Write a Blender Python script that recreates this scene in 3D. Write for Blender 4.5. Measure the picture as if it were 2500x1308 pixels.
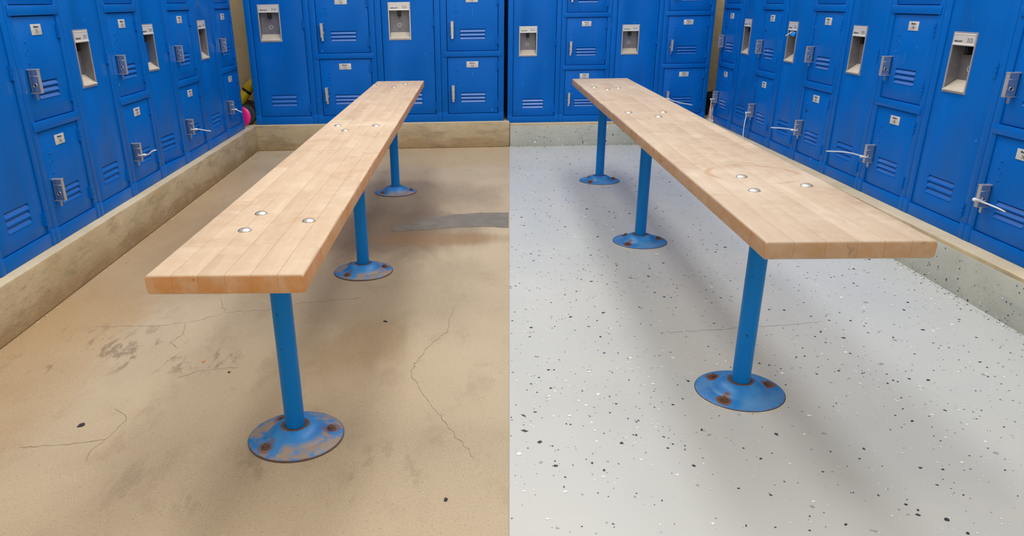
import bpy, bmesh, math, random
from mathutils import Vector, Matrix, noise as mnoise

for o in list(bpy.data.objects): bpy.data.objects.remove(o)
SC = bpy.context.scene
COL = SC.collection
R = math.radians

# ------------------------------------------------------------------ camera
cam_d = bpy.data.cameras.new('camera'); cam = bpy.data.objects.new('camera', cam_d); COL.objects.link(cam)
cam_d.sensor_width = 36.0; cam_d.lens = 1842.108 / 2500 * 36
cam_d.shift_x = (1250 - 1124.03) / 2500; cam_d.shift_y = (759.7 - 654) / 2500
cam_d.clip_start = .02
rv, uv, fv = Vector((.999848, -.007819, -.01559)), Vector((.017393, .380504, .924616)), Vector((.001298, .924746, -.380582))
cam.matrix_world = Matrix(((rv.x, uv.x, -fv.x, 0), (rv.y, uv.y, -fv.y, 0), (rv.z, uv.z, -fv.z, .85), (0, 0, 0, 1)))
SC.camera = cam

# ------------------------------------------------------------------ light
world = bpy.data.worlds.new('world'); SC.world = world; world.use_nodes = True
bg = world.node_tree.nodes['Background']; bg.inputs[0].default_value = (.985, .99, 1.0, 1); bg.inputs[1].default_value = .98
def area(name, loc, sx, sy, power, col=(1, .985, .96)):
    d = bpy.data.lights.new(name, 'AREA'); d.shape = 'RECTANGLE'; d.size = sx; d.size_y = sy; d.energy = power; d.color = col
    o = bpy.data.objects.new(name, d); o.location = loc; COL.objects.link(o); return o
area('ceiling_tube_light', (-.45, 2.6, 2.75), .5, 3.2, 27)
area('ceiling_tube_light', (.75, 2.6, 2.75), .5, 3.2, 27)
SC.view_settings.view_transform = 'Standard'; SC.view_settings.look = 'None'
SC.view_settings.gamma = 1; SC.view_settings.use_curve_mapping = False
SC.view_settings.exposure = 0.15

# ------------------------------------------------------------------ mesh helper
class MB:
    def __init__(s): s.v = []; s.f = []; s.m = []
    def add(s, vs, fs, mat=0):
        b = len(s.v); s.v += [tuple(p) for p in vs]
        for f in fs: s.f.append([i + b for i in f]); s.m.append(mat)
        return s
    def box(s, x0, x1, y0, y1, z0, z1, mat=0):
        return s.add([(x0,y0,z0),(x1,y0,z0),(x1,y1,z0),(x0,y1,z0),(x0,y0,z1),(x1,y0,z1),(x1,y1,z1),(x0,y1,z1)],
            [(0,3,2,1),(4,5,6,7),(0,1,5,4),(1,2,6,5),(2,3,7,6),(3,0,4,7)], mat)
    def lathe(s, prof, n=24, c=(0,0,0), axis='z', mat=0, cap=True):
        vs = []
        for r, z in prof:
            for k in range(n):
                a = 2*math.pi*k/n; p = (r*math.cos(a), r*math.sin(a), z)
                if axis == 'y': p = (p[0], -p[2], p[1])     # axis points to -y
                if axis == 'x': p = (p[2], p[0], p[1])
                vs.append((p[0]+c[0], p[1]+c[1], p[2]+c[2]))
        fs = []
        for i in range(len(prof)-1):
            for k in range(n):
                a, b = i*n+k, i*n+(k+1) % n
                fs.append((a, b, b+n, a+n))
        if cap: fs.append(tuple(range(n-1, -1, -1))); fs.append(tuple((len(prof)-1)*n+k for k in range(n)))
        return s.add(vs, fs, mat)
    def tube(s, pts, r, n=8, mat=0, closed=False, flat=1.0):
        pts = [Vector(p) for p in pts]; vs = []; N = len(pts); prev = None
        for i, p in enumerate(pts):
            t = (pts[(i+1) % N] - pts[i-1]) if closed else (pts[min(i+1, N-1)] - pts[max(i-1, 0)])
            t.normalize()
            u = prev if prev is not None else (Vector((0,0,1)) if abs(t.z) < .9 else Vector((1,0,0)))
            u = (u - t*u.dot(t)).normalized(); w = t.cross(u); prev = u
            rr = r[i] if isinstance(r, (list, tuple)) else r
            for k in range(n):
                a = 2*math.pi*k/n; vs.append(p + u*rr*math.cos(a) + w*rr*flat*math.sin(a))
        fs = []
        for i in range(N if closed else N-1):
            for k in range(n):
                a, b = i*n+k, i*n+(k+1) % n; j = ((i+1) % N)*n - i*n
                fs.append((a, b, b+j, a+j))
        if not closed: fs.append(tuple(range(n-1, -1, -1))); fs.append(tuple((N-1)*n+k for k in range(n)))
        return s.add(vs, fs, mat)
    def panel(s, x0, x1, z0, z1, y0, y1, holes, mat=0):
        """slab between y0 (front) and y1 with rectangular holes (hx0,hx1,hz0,hz1)"""
        xs = sorted({x0, x1, *[h[0] for h in holes], *[h[1] for h in holes]}); zs = sorted({z0, z1, *[h[2] for h in holes], *[h[3] for h in holes]})
        def solid(i, j):
            if i < 0 or j < 0 or i >= len(xs)-1 or j >= len(zs)-1: return False
            cx, cz = (xs[i]+xs[i+1])/2, (zs[j]+zs[j+1])/2
            return not any(h[0] < cx < h[1] and h[2] < cz < h[3] for h in holes)
        idx = {}; vs = []
        def V(i, j, y):
            k = (i, j, y)
            if k not in idx: idx[k] = len(vs); vs.append((xs[i], y, zs[j]))
            return idx[k]
        fs = []
        for i in range(len(xs)-1):
            for j in range(len(zs)-1):
                if not solid(i, j): continue
                fs.append((V(i,j,y0), V(i+1,j,y0), V(i+1,j+1,y0), V(i,j+1,y0)))
                fs.append((V(i,j,y1), V(i,j+1,y1), V(i+1,j+1,y1), V(i+1,j,y1)))
                if not solid(i-1, j): fs.append((V(i,j,y0), V(i,j+1,y0), V(i,j+1,y1), V(i,j,y1)))
                if not solid(i+1, j): fs.append((V(i+1,j,y0), V(i+1,j,y1), V(i+1,j+1,y1), V(i+1,j+1,y0)))
                if not solid(i, j-1): fs.append((V(i,j,y0), V(i,j,y1), V(i+1,j,y1), V(i+1,j,y0)))
                if not solid(i, j+1): fs.append((V(i,j+1,y0), V(i+1,j+1,y0), V(i+1,j+1,y1), V(i,j+1,y1)))
        return s.add(vs, fs, mat)
    def mesh(s, name, mats, bevel=0, seg=2, smooth=True, sharp=35):
        me = bpy.data.meshes.new(name); me.from_pydata(s.v, [], s.f)
        for m in (mats if isinstance(mats, (list, tuple)) else [mats]): me.materials.append(m)
        me.polygons.foreach_set('material_index', s.m)
        bm = bmesh.new(); bm.from_mesh(me)
        bmesh.ops.recalc_face_normals(bm, faces=bm.faces)
        if bevel:
            ed = [e for e in bm.edges if len(e.link_faces) == 2 and e.calc_face_angle(0) > R(50)]
            bmesh.ops.bevel(bm, geom=ed, offset=bevel, segments=seg, affect='EDGES', profile=.5, clamp_overlap=True)
        bm.to_mesh(me); bm.free()
        if smooth:
            me.polygons.foreach_set('use_smooth', [True]*len(me.polygons)); me.set_sharp_from_angle(angle=R(sharp))
        me.update(); return me

def put(name, me, parent=None, loc=(0,0,0), rot=(0,0,0)):
    o = bpy.data.objects.new(name, me); COL.objects.link(o); o.parent = parent; o.location = loc; o.rotation_euler = rot; return o
def empty(name, loc=(0,0,0), rz=0, scale=(1,1,1)):
    o = bpy.data.objects.new(name, None); COL.objects.link(o); o.location = loc; o.rotation_euler = (0,0,rz); o.scale = scale; o.empty_display_size = .1; return o
def tag(o, label, cat, group=None):
    o['label'] = label; o['category'] = cat
    if group: o['group'] = group
    return o
def struct(o, label=None):
    o['kind'] = 'structure'
    if label: o['label'] = label
    return o

# ------------------------------------------------------------------ material helper
def lin(r, g, b): return tuple(((c/255)/12.92 if c/255 <= .04045 else ((c/255+.055)/1.055)**2.4) for c in (r, g, b)) + (1,)
class NT:
    def __init__(s, name, rough=.5, metal=0, spec=.5):
        s.mat = bpy.data.materials.new(name); s.mat.use_nodes = True; s.t = s.mat.node_tree; s.n = s.t.nodes
        s.b = s.n['Principled BSDF']; s.b.inputs['Roughness'].default_value = rough; s.b.inputs['Metallic'].default_value = metal
        s.b.inputs['Specular IOR Level'].default_value = spec
        s.tc = s.n.new('ShaderNodeTexCoord'); s.obj = s.tc.outputs['Object']
    def link(s, a, b): s.t.links.new(a, b)
    def val(s, inp, v):
        if isinstance(v, bpy.types.NodeSocket): s.link(v, inp)
        elif isinstance(v, (int, float)): inp.default_value = v
        else: inp.default_value = v
    def mapping(s, vec, loc=(0,0,0), rot=(0,0,0), scale=(1,1,1), typ='POINT'):
        m = s.n.new('ShaderNodeMapping'); m.vector_type = typ; s.link(vec, m.inputs[0])
        m.inputs['Location'].default_value = loc; m.inputs['Rotation'].default_value = rot; m.inputs['Scale'].default_value = scale
        return m.outputs[0]
    def noise(s, vec, scale, detail=4, rough=.55, dist=0):
        m = s.n.new('ShaderNodeTexNoise'); s.link(vec, m.inputs['Vector']); m.inputs['Scale'].default_value = scale
        m.inputs['Detail'].default_value = detail; m.inputs['Roughness'].default_value = rough; m.inputs['Distortion'].default_value = dist
        return m.outputs[0]
    def ramp(s, fac, stops):
        m = s.n.new('ShaderNodeValToRGB'); s.link(fac, m.inputs[0]); e = m.color_ramp.elements
        while len(e) < len(stops): e.new(.5)
        for el, (p, c) in zip(e, stops): el.position = p; el.color = c if len(c) == 4 else (*c, 1)
        return m.outputs[0]
    def step(s, fac, a, b):
        m = s.n.new('ShaderNodeMapRange'); m.interpolation_type = 'SMOOTHSTEP'; s.link(fac, m.inputs[0]); m.inputs[1].default_value = a; m.inputs[2].default_value = b
        return m.outputs[0]
    def math(s, op, a, b=0.0):
        m = s.n.new('ShaderNodeMath'); m.operation = op; s.val(m.inputs[0], a); s.val(m.inputs[1], b); return m.outputs[0]
    def mix(s, fac, a, b, typ='MIX'):
        m = s.n.new('ShaderNodeMix'); m.data_type = 'RGBA'; m.blend_type = typ; m.clamp_factor = True
        s.val(m.inputs[0], fac); s.val(m.inputs[6], a); s.val(m.inputs[7], b); return m.outputs[2]
    def blob(s, c, r, rot=0, dist=None):
        v = s.mapping(s.obj, (c[0], c[1], c[2] if len(c) > 2 else 0), (0, 0, rot), (r[0], r[1], r[2] if len(r) > 2 else 10), 'TEXTURE')
        g = s.n.new('ShaderNodeTexGradient'); g.gradient_type = 'SPHERICAL'; s.link(v, g.inputs[0]); return g.outputs[1]
    def sep(s, vec):
        m = s.n.new('ShaderNodeSeparateXYZ'); s.link(vec, m.inputs[0]); return m.outputs
    def bump(s, h, strength=.2, dist=.002):
        m = s.n.new('ShaderNodeBump'); m.inputs['Strength'].default_value = strength; m.inputs['Distance'].default_value = dist
        s.link(h, m.inputs['Height']); s.link(m.outputs[0], s.b.inputs['Normal'])
    def color(s, c): s.val(s.b.inputs['Base Color'], c); return s
    def rough(s, v): s.val(s.b.inputs['Roughness'], v)

def plain(name, c, rough=.5, metal=0, spec=.5, var=.06, sc=30):
    m = NT(name, rough, metal, spec); n = m.noise(m.obj, sc, 3)
    d = tuple(x*(1-var*2) for x in c[:3]) + (1,); l = tuple(min(1, x*(1+var*2)) for x in c[:3]) + (1,)
    m.color(m.ramp(n, [(.3, d), (.7, l)])); return m.mat

def blue_paint(name, c, rough=.3, chips=True, spec=.14, dark=False):
    m = NT(name, rough, spec=spec)
    geo = m.n.new('ShaderNodeNewGeometry').outputs['Position']
    n = m.noise(geo, 3.0, 4); base = m.ramp(n, [(.3, tuple(x*.92 for x in c[:3])), (.7, tuple(x*1.06 for x in c[:3]))])
    if chips:
        s1 = m.noise(m.mapping(geo, scale=(55, 55, 26), rot=(.4, .5, .3)), 1, 2, .5)
        base = m.mix(m.math('MULTIPLY', m.step(s1, .755, .80), .5), base, lin(150, 180, 215))
        s2 = m.noise(m.mapping(geo, loc=(7, 3, 2), scale=(140, 140, 9), rot=(.25, .2, 0)), 1, 1, .5)
        base = m.mix(m.math('MULTIPLY', m.step(s2, .76, .82), .35), base, lin(90, 150, 210))
    if dark:
        s3 = m.noise(geo, 75, 3, .6, .3); base = m.mix(m.math('MULTIPLY', m.step(s3, .70, .73), .85), base, lin(20, 40, 62))
    m.color(base)
    r = m.noise(geo, 9, 3); m.rough(m.ramp(r, [(.3, (rough*.8,)*3), (.7, (rough*1.3,)*3)]))
    m.bump(m.noise(geo, 6, 2), .12, .004)
    return m.mat

M = {}
M['locker'] = blue_paint('locker_blue_paint', lin(0, 98, 190), .34)
M['louvre'] = blue_paint('louvre_blue_paint', lin(0, 98, 190), .3, False, .75)
M['post'] = blue_paint('post_blue_paint', lin(0, 116, 198), .32, True, .18, True)
M['steel'] = plain('stainless_steel', lin(124, 122, 127), .42, .35, var=.05, sc=60)
M['bright'] = plain('lit_steel_edge', lin(196, 190, 186), .3, .5, var=.02)  # paints the light caught by handle ribs, flanges and pull frames into the steel
M['panfloor'] = plain('pale_steel_ledge', lin(200, 190, 176), .45, .15, var=.05, sc=60)  # paler steel for the sloping floor of the recessed pull
M['chrome'] = plain('chrome_handle', lin(205, 200, 196), .2, .9, var=.03)
M['plate'] = plain('aluminium_plate', lin(212, 210, 206), .4, .2, var=.03, sc=90)
M['ink'] = plain('black_ink', lin(45, 45, 48), .6)
M['black'] = plain('black_plastic', lin(18, 18, 18), .5)
M['tie'] = plain('white_nylon', lin(225, 225, 228), .45, var=.02)
M['bluetag'] = plain('bright_blue_plastic', lin(0, 128, 220), .4)
M['rivet'] = M['locker']
M['boltdome'] = plain('zinc_bolt', lin(190, 188, 184), .28, .85, var=.05, sc=200)
M['rustbolt'] = plain('rusty_bolt', lin(105, 80, 62), .75, .2, var=.2, sc=180)

# concrete floor
m = NT('bare_concrete_floor', .62, spec=.35)
P = m.obj
n1 = m.noise(P, 1.7, 7, .6, .4); n2 = m.noise(m.mapping(P, scale=(1, .55, 1)), 9, 6, .65, .25); n3 = m.noise(P, 330, 2, .6); n4 = m.noise(m.mapping(P, scale=(1, .4, 1)), 4.2, 6, .65, 1.2)
c = m.ramp(n1, [(.25, lin(166, 149, 124)), (.5, lin(181, 164, 139)), (.78, lin(190, 174, 149))])
c = m.mix(m.math('MULTIPLY', m.step(n2, .52, .68), .28), c, lin(140, 120, 96))
def stain(c, centre, r, col, amt, rot=0, nz=None, lo=.05, hi=.5, k=.55):
    nz = n4 if nz is None else nz
    g = m.blob(centre, r, rot)
    g = m.math('ADD', g, m.math('MULTIPLY', m.math('SUBTRACT', nz, .5), k))
    g = m.math('MULTIPLY', m.step(g, lo, hi), m.step(m.blob(centre, (r[0]*1.35, r[1]*1.35), rot), 0, .25))
    return m.mix(m.math('MULTIPLY', g, amt), c, col)
c = stain(c, (-1.2, 3.0), (.42, 1.8), lin(168, 132, 84), .42)
c = stain(c, (-1.12, 1.75), (.3, .8), lin(172, 138, 90), .4)
c = stain(c, (-.75, 2.9), (.6, 1.0), lin(140, 114, 80), .55, lo=.0, hi=.7)
c = stain(c, (-.2, 4.45), (1.3, .4), lin(186, 158, 116), .45)
c = stain(c, (-.35, 3.5), (.7, .45), lin(118, 102, 82), .6, lo=.0, hi=.6, k=.8)
c = stain(c, (-.30, 2.95), (.5, .5), lin(106, 88, 70), .8, lo=.0, hi=.6, k=.8)
c = stain(c, (-.08, 2.80), (.36, .12), lin(140, 108, 74), .75, lo=.0, hi=.6, k=.9)
c = stain(c, (-.28, 2.2), (.55, .5), lin(136, 122, 102), .55, lo=-.05, hi=.8)
n5 = m.noise(m.mapping(P, scale=(1, .35, 1)), 13, 8, .7, .3)
for ce, rr_, am in (((-.92, 1.80), (.34, .14), .62), ((-.66, 1.76), (.22, .10), .5), ((-.98, 1.95), (.3, .10), .35), ((-.35, 1.25), (.5, .16), .3)):
    g = m.math('MULTIPLY', m.step(m.blob(ce, rr_, .1), .0, .6), m.step(n5, .53, .60)); c = m.mix(m.math('MULTIPLY', g, am), c, lin(112, 92, 72))
c = stain(c, (-.27, 1.84), (.13, .24), lin(148, 124, 86), .45, -.3, lo=.0, hi=.6, k=1.4)
c = stain(c, (-.3, 1.33), (.6, .3), lin(146, 130, 108), .35, lo=0, hi=.8)
c = m.mix(m.math('MULTIPLY', m.step(n3, .55, .72), .55), c, lin(216, 200, 174))
c = m.mix(m.math('MULTIPLY', m.step(m.noise(P, 190, 3, .65), .56, .72), .5), c, lin(124, 108, 88))
m.color(c); m.rough(m.ramp(n1, [(.3, (.5,)*3), (.7, (.68,)*3)])); m.bump(m.noise(P, 260, 4), .25, .0015)
M['concrete'] = m.mat

def kerb_mat(name, a, b, dark, lo, ledge=0):
    m = NT(name, .75, spec=.3); P = m.obj
    n1 = m.noise(P, 3.2, 6, .62, .5); n2 = m.noise(m.mapping(P, scale=(1, 1, 4)), 6, 8, .72, .15); n3 = m.noise(P, 190, 3)
    c = m.ramp(n1, [(.3, a), (.72, b)])
    c = m.mix(m.math('MULTIPLY', m.step(n2, .46, .66), .5), c, dark)
    c = m.mix(m.math('MULTIPLY', m.step(m.noise(m.mapping(P, loc=(3, 1, 5)), 5.5, 7, .65, .2), .55, .68), .5), c, lo)
    c = m.mix(m.math('MULTIPLY', m.step(m.noise(m.mapping(P, loc=(9, 1, 5)), 9, 6, .7, .7), .66, .72), .7), c, lin(205, 198, 182))
    # splashed dirt along the foot of the kerb
    z = m.sep(P)[2]; z = m.math('ADD', z, m.math('MULTIPLY', m.math('SUBTRACT', n1, .5), .09))
    c = m.mix(m.math('MULTIPLY', m.step(m.math('SUBTRACT', .075, z), 0, .06), .38), c, lin(150, 116, 70))
    c = m.mix(m.math('MULTIPLY', m.step(n3, .62, .75), .3), c, lin(210, 196, 165))
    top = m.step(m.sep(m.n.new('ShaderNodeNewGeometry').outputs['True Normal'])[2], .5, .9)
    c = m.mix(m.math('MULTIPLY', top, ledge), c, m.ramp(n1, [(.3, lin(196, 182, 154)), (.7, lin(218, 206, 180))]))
    m.color(c); m.bump(m.noise(P, 55, 6, .65), .5, .006); return m.mat
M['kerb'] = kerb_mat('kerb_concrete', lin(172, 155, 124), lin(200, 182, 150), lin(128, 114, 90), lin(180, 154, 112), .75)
M['blockwall'] = kerb_mat('tan_block_wall', lin(226, 204, 158), lin(238, 216, 172), lin(214, 190, 146), lin(230, 206, 160))

m = NT('grey_epoxy_coating', .36, spec=.45); P = m.obj
n1 = m.noise(P, 1.3, 4); n2 = m.noise(P, 5, 4)
c = m.ramp(n1, [(.3, lin(183, 187, 187)), (.7, lin(195, 197, 195))]); c = m.mix(m.math('MULTIPLY', m.step(n2, .55, .75), .15), c, lin(192, 191, 182))
m.color(c); m.rough(m.ramp(n2, [(.3, (.3,)*3), (.7, (.44,)*3)])); m.bump(m.noise(P, 14, 3), .1, .003)
M['epoxy'] = m.mat
m = NT('grey_epoxy_kerb', .45); P = m.obj
c = m.ramp(m.noise(P, 4, 5), [(.3, lin(166, 168, 158)), (.7, lin(190, 192, 182))])
c = m.mix(m.math('MULTIPLY', m.step(m.noise(m.mapping(P, scale=(1, 1, 4)), 6, 4, .6, .8), .55, .7), .4), c, lin(148, 158, 158))
m.color(c); m.bump(m.noise(P, 40, 5), .3, .004); M['epoxy_kerb'] = m.mat
M['flake_black'] = plain('black_flake', lin(42, 46, 50), .4, var=.15)
M['flake_white'] = plain('white_flake', lin(238, 238, 234), .4, var=.02)
M['flake_grey'] = plain('grey_flake', lin(160, 164, 162), .4, var=.05)
M['flake_blue'] = plain('blue_flake', lin(44, 66, 120), .4, var=.1)
M['crack'] = plain('crack_dark', lin(132, 115, 93), .9, var=.15, sc=90)
M['crack_grey'] = plain('crack_grey', lin(150, 152, 150), .7, var=.1, sc=90)
M['mortar'] = plain('grey_mortar', lin(116, 110, 102), .7, var=.08, sc=18)
M['sill'] = plain('grey_white_coat_edge', lin(200, 200, 190), .5)

def wood(name, tone, pale, dirt, varnish, vamt, ring=None, spots=()):
    m = NT(name, .48, spec=.35); P = m.obj
    geo = m.n.new('ShaderNodeNewGeometry'); W = geo.outputs['Position']
    rnd = m.n.new('ShaderNodeObjectInfo').outputs['Random']
    off = m.n.new('ShaderNodeVectorMath'); off.operation = 'MULTIPLY_ADD'
    comb = m.n.new('ShaderNodeCombineXYZ'); m.link(rnd, comb.inputs[0]); m.link(rnd, comb.inputs[1])
    m.link(comb.outputs[0], off.inputs[0]); off.inputs[1].default_value = (13, 37, 0); m.link(W, off.inputs[2])
    g = m.noise(m.mapping(off.outputs[0], scale=(90, 5, 90)), 1, 5, .6, .6)
    c = m.ramp(g, [(.2, tuple(x*.93 for x in tone[:3])), (.5, tone), (.85, tuple((x+y)/2 for x, y in zip(tone[:3], pale[:3])))])
    hue = m.ramp(rnd, [(0, (.90, .86, .82)), (.35, (1, .98, .96)), (.7, (.97, .93, .90)), (1, (1.06, 1.06, 1.05))])
    c = m.mix(1, c, hue, 'MULTIPLY')
    d = m.noise(W, 9, 7, .7, .5); c = m.mix(m.math('MULTIPLY', m.step(d, .47, .72), .6), c, dirt)
    dd_ = m.noise(m.mapping(W, loc=(2, 9, 0)), 38, 5, .65, .4); c = m.mix(m.math('MULTIPLY', m.step(dd_, .5, .72), .3), c, pale)
    d2 = m.noise(m.mapping(W, loc=(4, 2, 0)), 3.4, 5, .6, .5); c = m.mix(m.math('MULTIPLY', m.step(d2, .5, .72), .5), c, pale)
    d3 = m.noise(m.mapping(W, loc=(8, 5, 0), scale=(1, .6, 1)), 17, 4, .6, 1); c = m.mix(m.math('MULTIPLY', m.step(d3, .66, .72), .5), c, tuple(x*.62 for x in tone[:3]) + (1,))
    d4 = m.noise(m.mapping(W, loc=(5, 1, 0), scale=(1, .5, 1)), 9, 5, .6, .8); c = m.mix(m.math('MULTIPLY', m.step(d4, .62, .72), .4), c, tuple(x*y for x, y in zip(tone[:3], (.92, .74, .55))) + (1,))
    if ring:
        cx, cy, r, w = ring
        v = m.mapping(W, (cx, cy, 0), (0, 0, 0), (1, 1, 1e6), 'TEXTURE')
        vn = m.n.new('ShaderNodeVectorMath'); vn.operation = 'LENGTH'; m.link(v, vn.inputs[0])
        dd = m.math('ABSOLUTE', m.math('SUBTRACT', m.math('ADD', vn.outputs['Value'], m.math('MULTIPLY', m.math('SUBTRACT', d, .5), .02)), r))
        fac = m.math('MULTIPLY', m.step(dd, w, w*.2), m.step(m.noise(m.mapping(W, loc=(1.3, .4, 0)), 8, 3, .6), .42, .62)); c = m.mix(m.math('MULTIPLY', fac, .55), c, lin(164, 116, 82))
    # varnish survives on the upright faces
    nz = m.math('ABSOLUTE', m.sep(geo.outputs['True Normal'])[2])
    vn_ = m.noise(W, 11, 4, .6, .6)
    up = m.math('MULTIPLY', m.step(nz, .75, .3), m.math('ADD', .62, m.math('MULTIPLY', m.step(m.noise(W, 24, 5, .65, .3), .36, .62), .38)))
    c = m.mix(m.math('MULTIPLY', up, vamt), c, varnish)
    c = m.mix(m.math('MULTIPLY', m.math('MULTIPLY', m.step(nz, .75, .3), m.step(m.noise(W, 26, 4, .6, 1), .62, .7)), .55), c, tuple(x*.45 for x in varnish[:3]) + (1,))
    m.color(c); m.bump(g, .12, .001); return m.mat
M['woodL'] = wood('worn_maple_warm', lin(202, 180, 154), lin(224, 206, 184), lin(184, 150, 122), lin(190, 122, 50), .85)
M['woodR'] = wood('worn_maple_grey', lin(188, 171, 153), lin(210, 197, 183), lin(164, 138, 118), lin(172, 126, 78), .75, ring=(.660, 1.668, .096, .011))

def flange_mat(name, dirt_amt, rust_amt):
    m = NT(name, .4); P = m.obj
    n1 = m.noise(P, 30, 6, .65, .6); n2 = m.noise(P, 11, 4, .6, .5)
    c = m.ramp(n2, [(.3, lin(0, 108, 190)), (.7, lin(48, 140, 208))])
    s = m.sep(P); vl = m.n.new('ShaderNodeVectorMath'); vl.operation = 'LENGTH'; m.link(m.mapping(P, scale=(1, 1, 0)), vl.inputs[0]); r = vl.outputs['Value']
    ringd = m.math('MULTIPLY', m.step(r, .052, .064), m.step(m.math('ADD', m.math('MULTIPLY', n1, .8), m.math('MULTIPLY', n2, .4)), .52, .68))
    c = m.mix(m.math('MULTIPLY', ringd, dirt_amt), c, lin(160, 134, 98))
    for a in (R(-125), R(25), R(135)):
        b = m.math('ADD', m.blob((.074*math.cos(a), .074*math.sin(a), 0), (.026, .026)), m.math('MULTIPLY', m.math('SUBTRACT', n1, .5), 1.1))
        c = m.mix(m.math('MULTIPLY', m.step(b, .18, .38), rust_amt), c, lin(116, 66, 38))
    neck = m.math('SUBTRACT', .031, m.math('ADD', r, m.math('MULTIPLY', m.math('SUBTRACT', n1, .5), .012)))
    c = m.mix(m.step(neck, 0, .003), c, lin(96, 64, 42))
    rim = m.math('ADD', r, m.math('MULTIPLY', m.math('SUBTRACT', n1, .5), .004)); c = m.mix(m.math('MULTIPLY', m.step(rim, .0975, .0995), .9), c, lin(84, 60, 48))
    m.color(c); m.rough(m.ramp(n1, [(.3, (.3,)*3), (.7, (.55,)*3)])); return m.mat
M['flangeL'] = flange_mat('scuffed_flange', .85, .6)
M['flangeR'] = flange_mat('repainted_flange', .12, .95)

# ------------------------------------------------------------------ the room
XL, XR, YB = -1.237, 1.506, 4.752          # kerb faces
FL, FR, FB = -1.277, 1.564, 4.792          # locker fronts
KL, KR = .155, .141                        # kerb heights
WL, WR, WB = -1.70, 1.99, 5.21             # block walls
S0, S1 = Vector((.079, 1.05)), Vector((.3326, 4.771))      # edge of the coating
sd = (S1 - S0) / (S1.y - S0.y)
def seam(y): return S0.x + sd.x * (y - S0.y)
Y0 = -1.5
def prism(poly, z0, z1):
    b = MB(); n = len(poly)
    b.add([(x, y, z0) for x, y in poly] + [(x, y, z1) for x, y in poly],
          [tuple(range(n-1, -1, -1)), tuple(range(n, 2*n))] + [(i, (i+1) % n, (i+1) % n + n, i+n) for i in range(n)])
    return b
floor = struct(put('floor', prism([(WL, Y0), (WR, Y0), (WR, WB), (WL, WB)], -.12, 0).mesh('floor', M['concrete'], smooth=False)), 'bare stained concrete floor')
CT = .003
coat = struct(put('floor', prism([(seam(Y0), Y0), (XR, Y0), (XR, YB), (seam(YB), YB)], .0002, CT).mesh('floor_coating', M['epoxy'], smooth=False)), 'light grey epoxy floor coating with colour flakes')
sk = seam(YB)
def kerb(name, poly, z, label):
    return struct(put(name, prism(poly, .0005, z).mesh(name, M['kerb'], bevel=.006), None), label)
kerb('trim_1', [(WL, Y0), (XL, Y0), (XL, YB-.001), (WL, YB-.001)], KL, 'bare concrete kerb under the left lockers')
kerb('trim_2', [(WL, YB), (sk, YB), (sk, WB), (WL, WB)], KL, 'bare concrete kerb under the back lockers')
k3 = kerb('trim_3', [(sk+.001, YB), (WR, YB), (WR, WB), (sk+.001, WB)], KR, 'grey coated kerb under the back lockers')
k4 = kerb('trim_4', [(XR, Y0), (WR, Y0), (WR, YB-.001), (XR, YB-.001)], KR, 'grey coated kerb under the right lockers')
cb = MB().box(sk+.003, XR-.004, YB-.004, YB+.0, CT, KR-.012); put('kerb_coating', cb.mesh('kerb_coating', M['epoxy_kerb'], bevel=.001), k3)
cb = MB().box(XR-.004, XR+.0, Y0, YB-.004, CT, KR-.012); put('kerb_coating', cb.mesh('kerb_coating', M['epoxy_kerb'], bevel=.001), k4)
struct(put('wall_left', MB().box(WL-.15, WL, Y0, WB+.15, -.1, 2.9).mesh('wall_left', M['blockwall'], smooth=False)), 'tan painted wall behind the left lockers')
struct(put('wall_back', MB().box(WL, WR, WB, WB+.15, -.1, 2.9).mesh('wall_back', M['blockwall'], smooth=False)), 'tan painted wall behind the back lockers')
struct(put('wall_right', MB().box(WR, WR+.15, Y0, WB+.15, -.1, 2.9).mesh('wall_right', M['blockwall'], smooth=False)), 'tan painted wall behind the right lockers')

# cracks and the mortar repair in the floor
rng = random.Random(5)
def ribbon(name, pts, w, mat, parent, z):
    P2 = []
    for a, b in zip(pts, pts[1:]):
        a, b = Vector(a), Vector(b); n = max(2, int((b-a).length/.012)); nn = Vector((-(b-a).y, (b-a).x)).normalized()
        for k in range(n): P2.append(a.lerp(b, k/n) + nn*rng.gauss(0, .0026))
    P2.append(Vector(pts[-1])); b = MB(); vs = []
    for i, p in enumerate(P2):
        t = (P2[min(i+1, len(P2)-1)] - P2[max(i-1, 0)]).normalized(); n = Vector((-t.y, t.x)); ww = w*(.45+rng.random()*.8)*(1 if 0 < i < len(P2)-1 else .15)
        vs += [(p.x+n.x*ww/2, p.y+n.y*ww/2, z), (p.x-n.x*ww/2, p.y-n.y*ww/2, z)]
    b.add(vs, [(2*i, 2*i+1, 2*i+3, 2*i+2) for i in range(len(P2)-1)])
    return put(name, b.mesh(name, mat, smooth=False), parent)
for pts in ([(-1.051, 1.998), (-.856, 1.995), (-.766, 2.027), (-.687, 2.089), (-.58, 2.101), (-.485, 2.153), (-.30, 2.19)],
            [(-.748, 2.217), (-.725, 2.15), (-.702, 2.09)], [(-.793, 2.015), (-.771, 1.934), (-.79, 1.88), (-.756, 1.839)],
            [(-.795, 1.525), (-.743, 1.465), (-.754, 1.384), (-.766, 1.342), (-.759, 1.299)], [(-.754, 1.384), (-.829, 1.367), (-.93, 1.36)],
            [(-.017, 2.098), (-.037, 1.917), (-.09, 1.812), (-.126, 1.671), (-.081, 1.544), (-.051, 1.468), (-.015, 1.381), (.026, 1.286)],
            [(-.56, 1.72), (-.66, 1.70), (-.70, 1.66)]):
    ribbon('crack', pts, .0010, M['crack'], floor, .0006)
ribbon('crack', [(.556, 1.877), (.649, 1.887), (.719, 1.895), (.803, 1.909), (.884, 1.914), (1.02, 1.936)], .002, M['crack_grey'], coat, CT+.0004)
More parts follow.
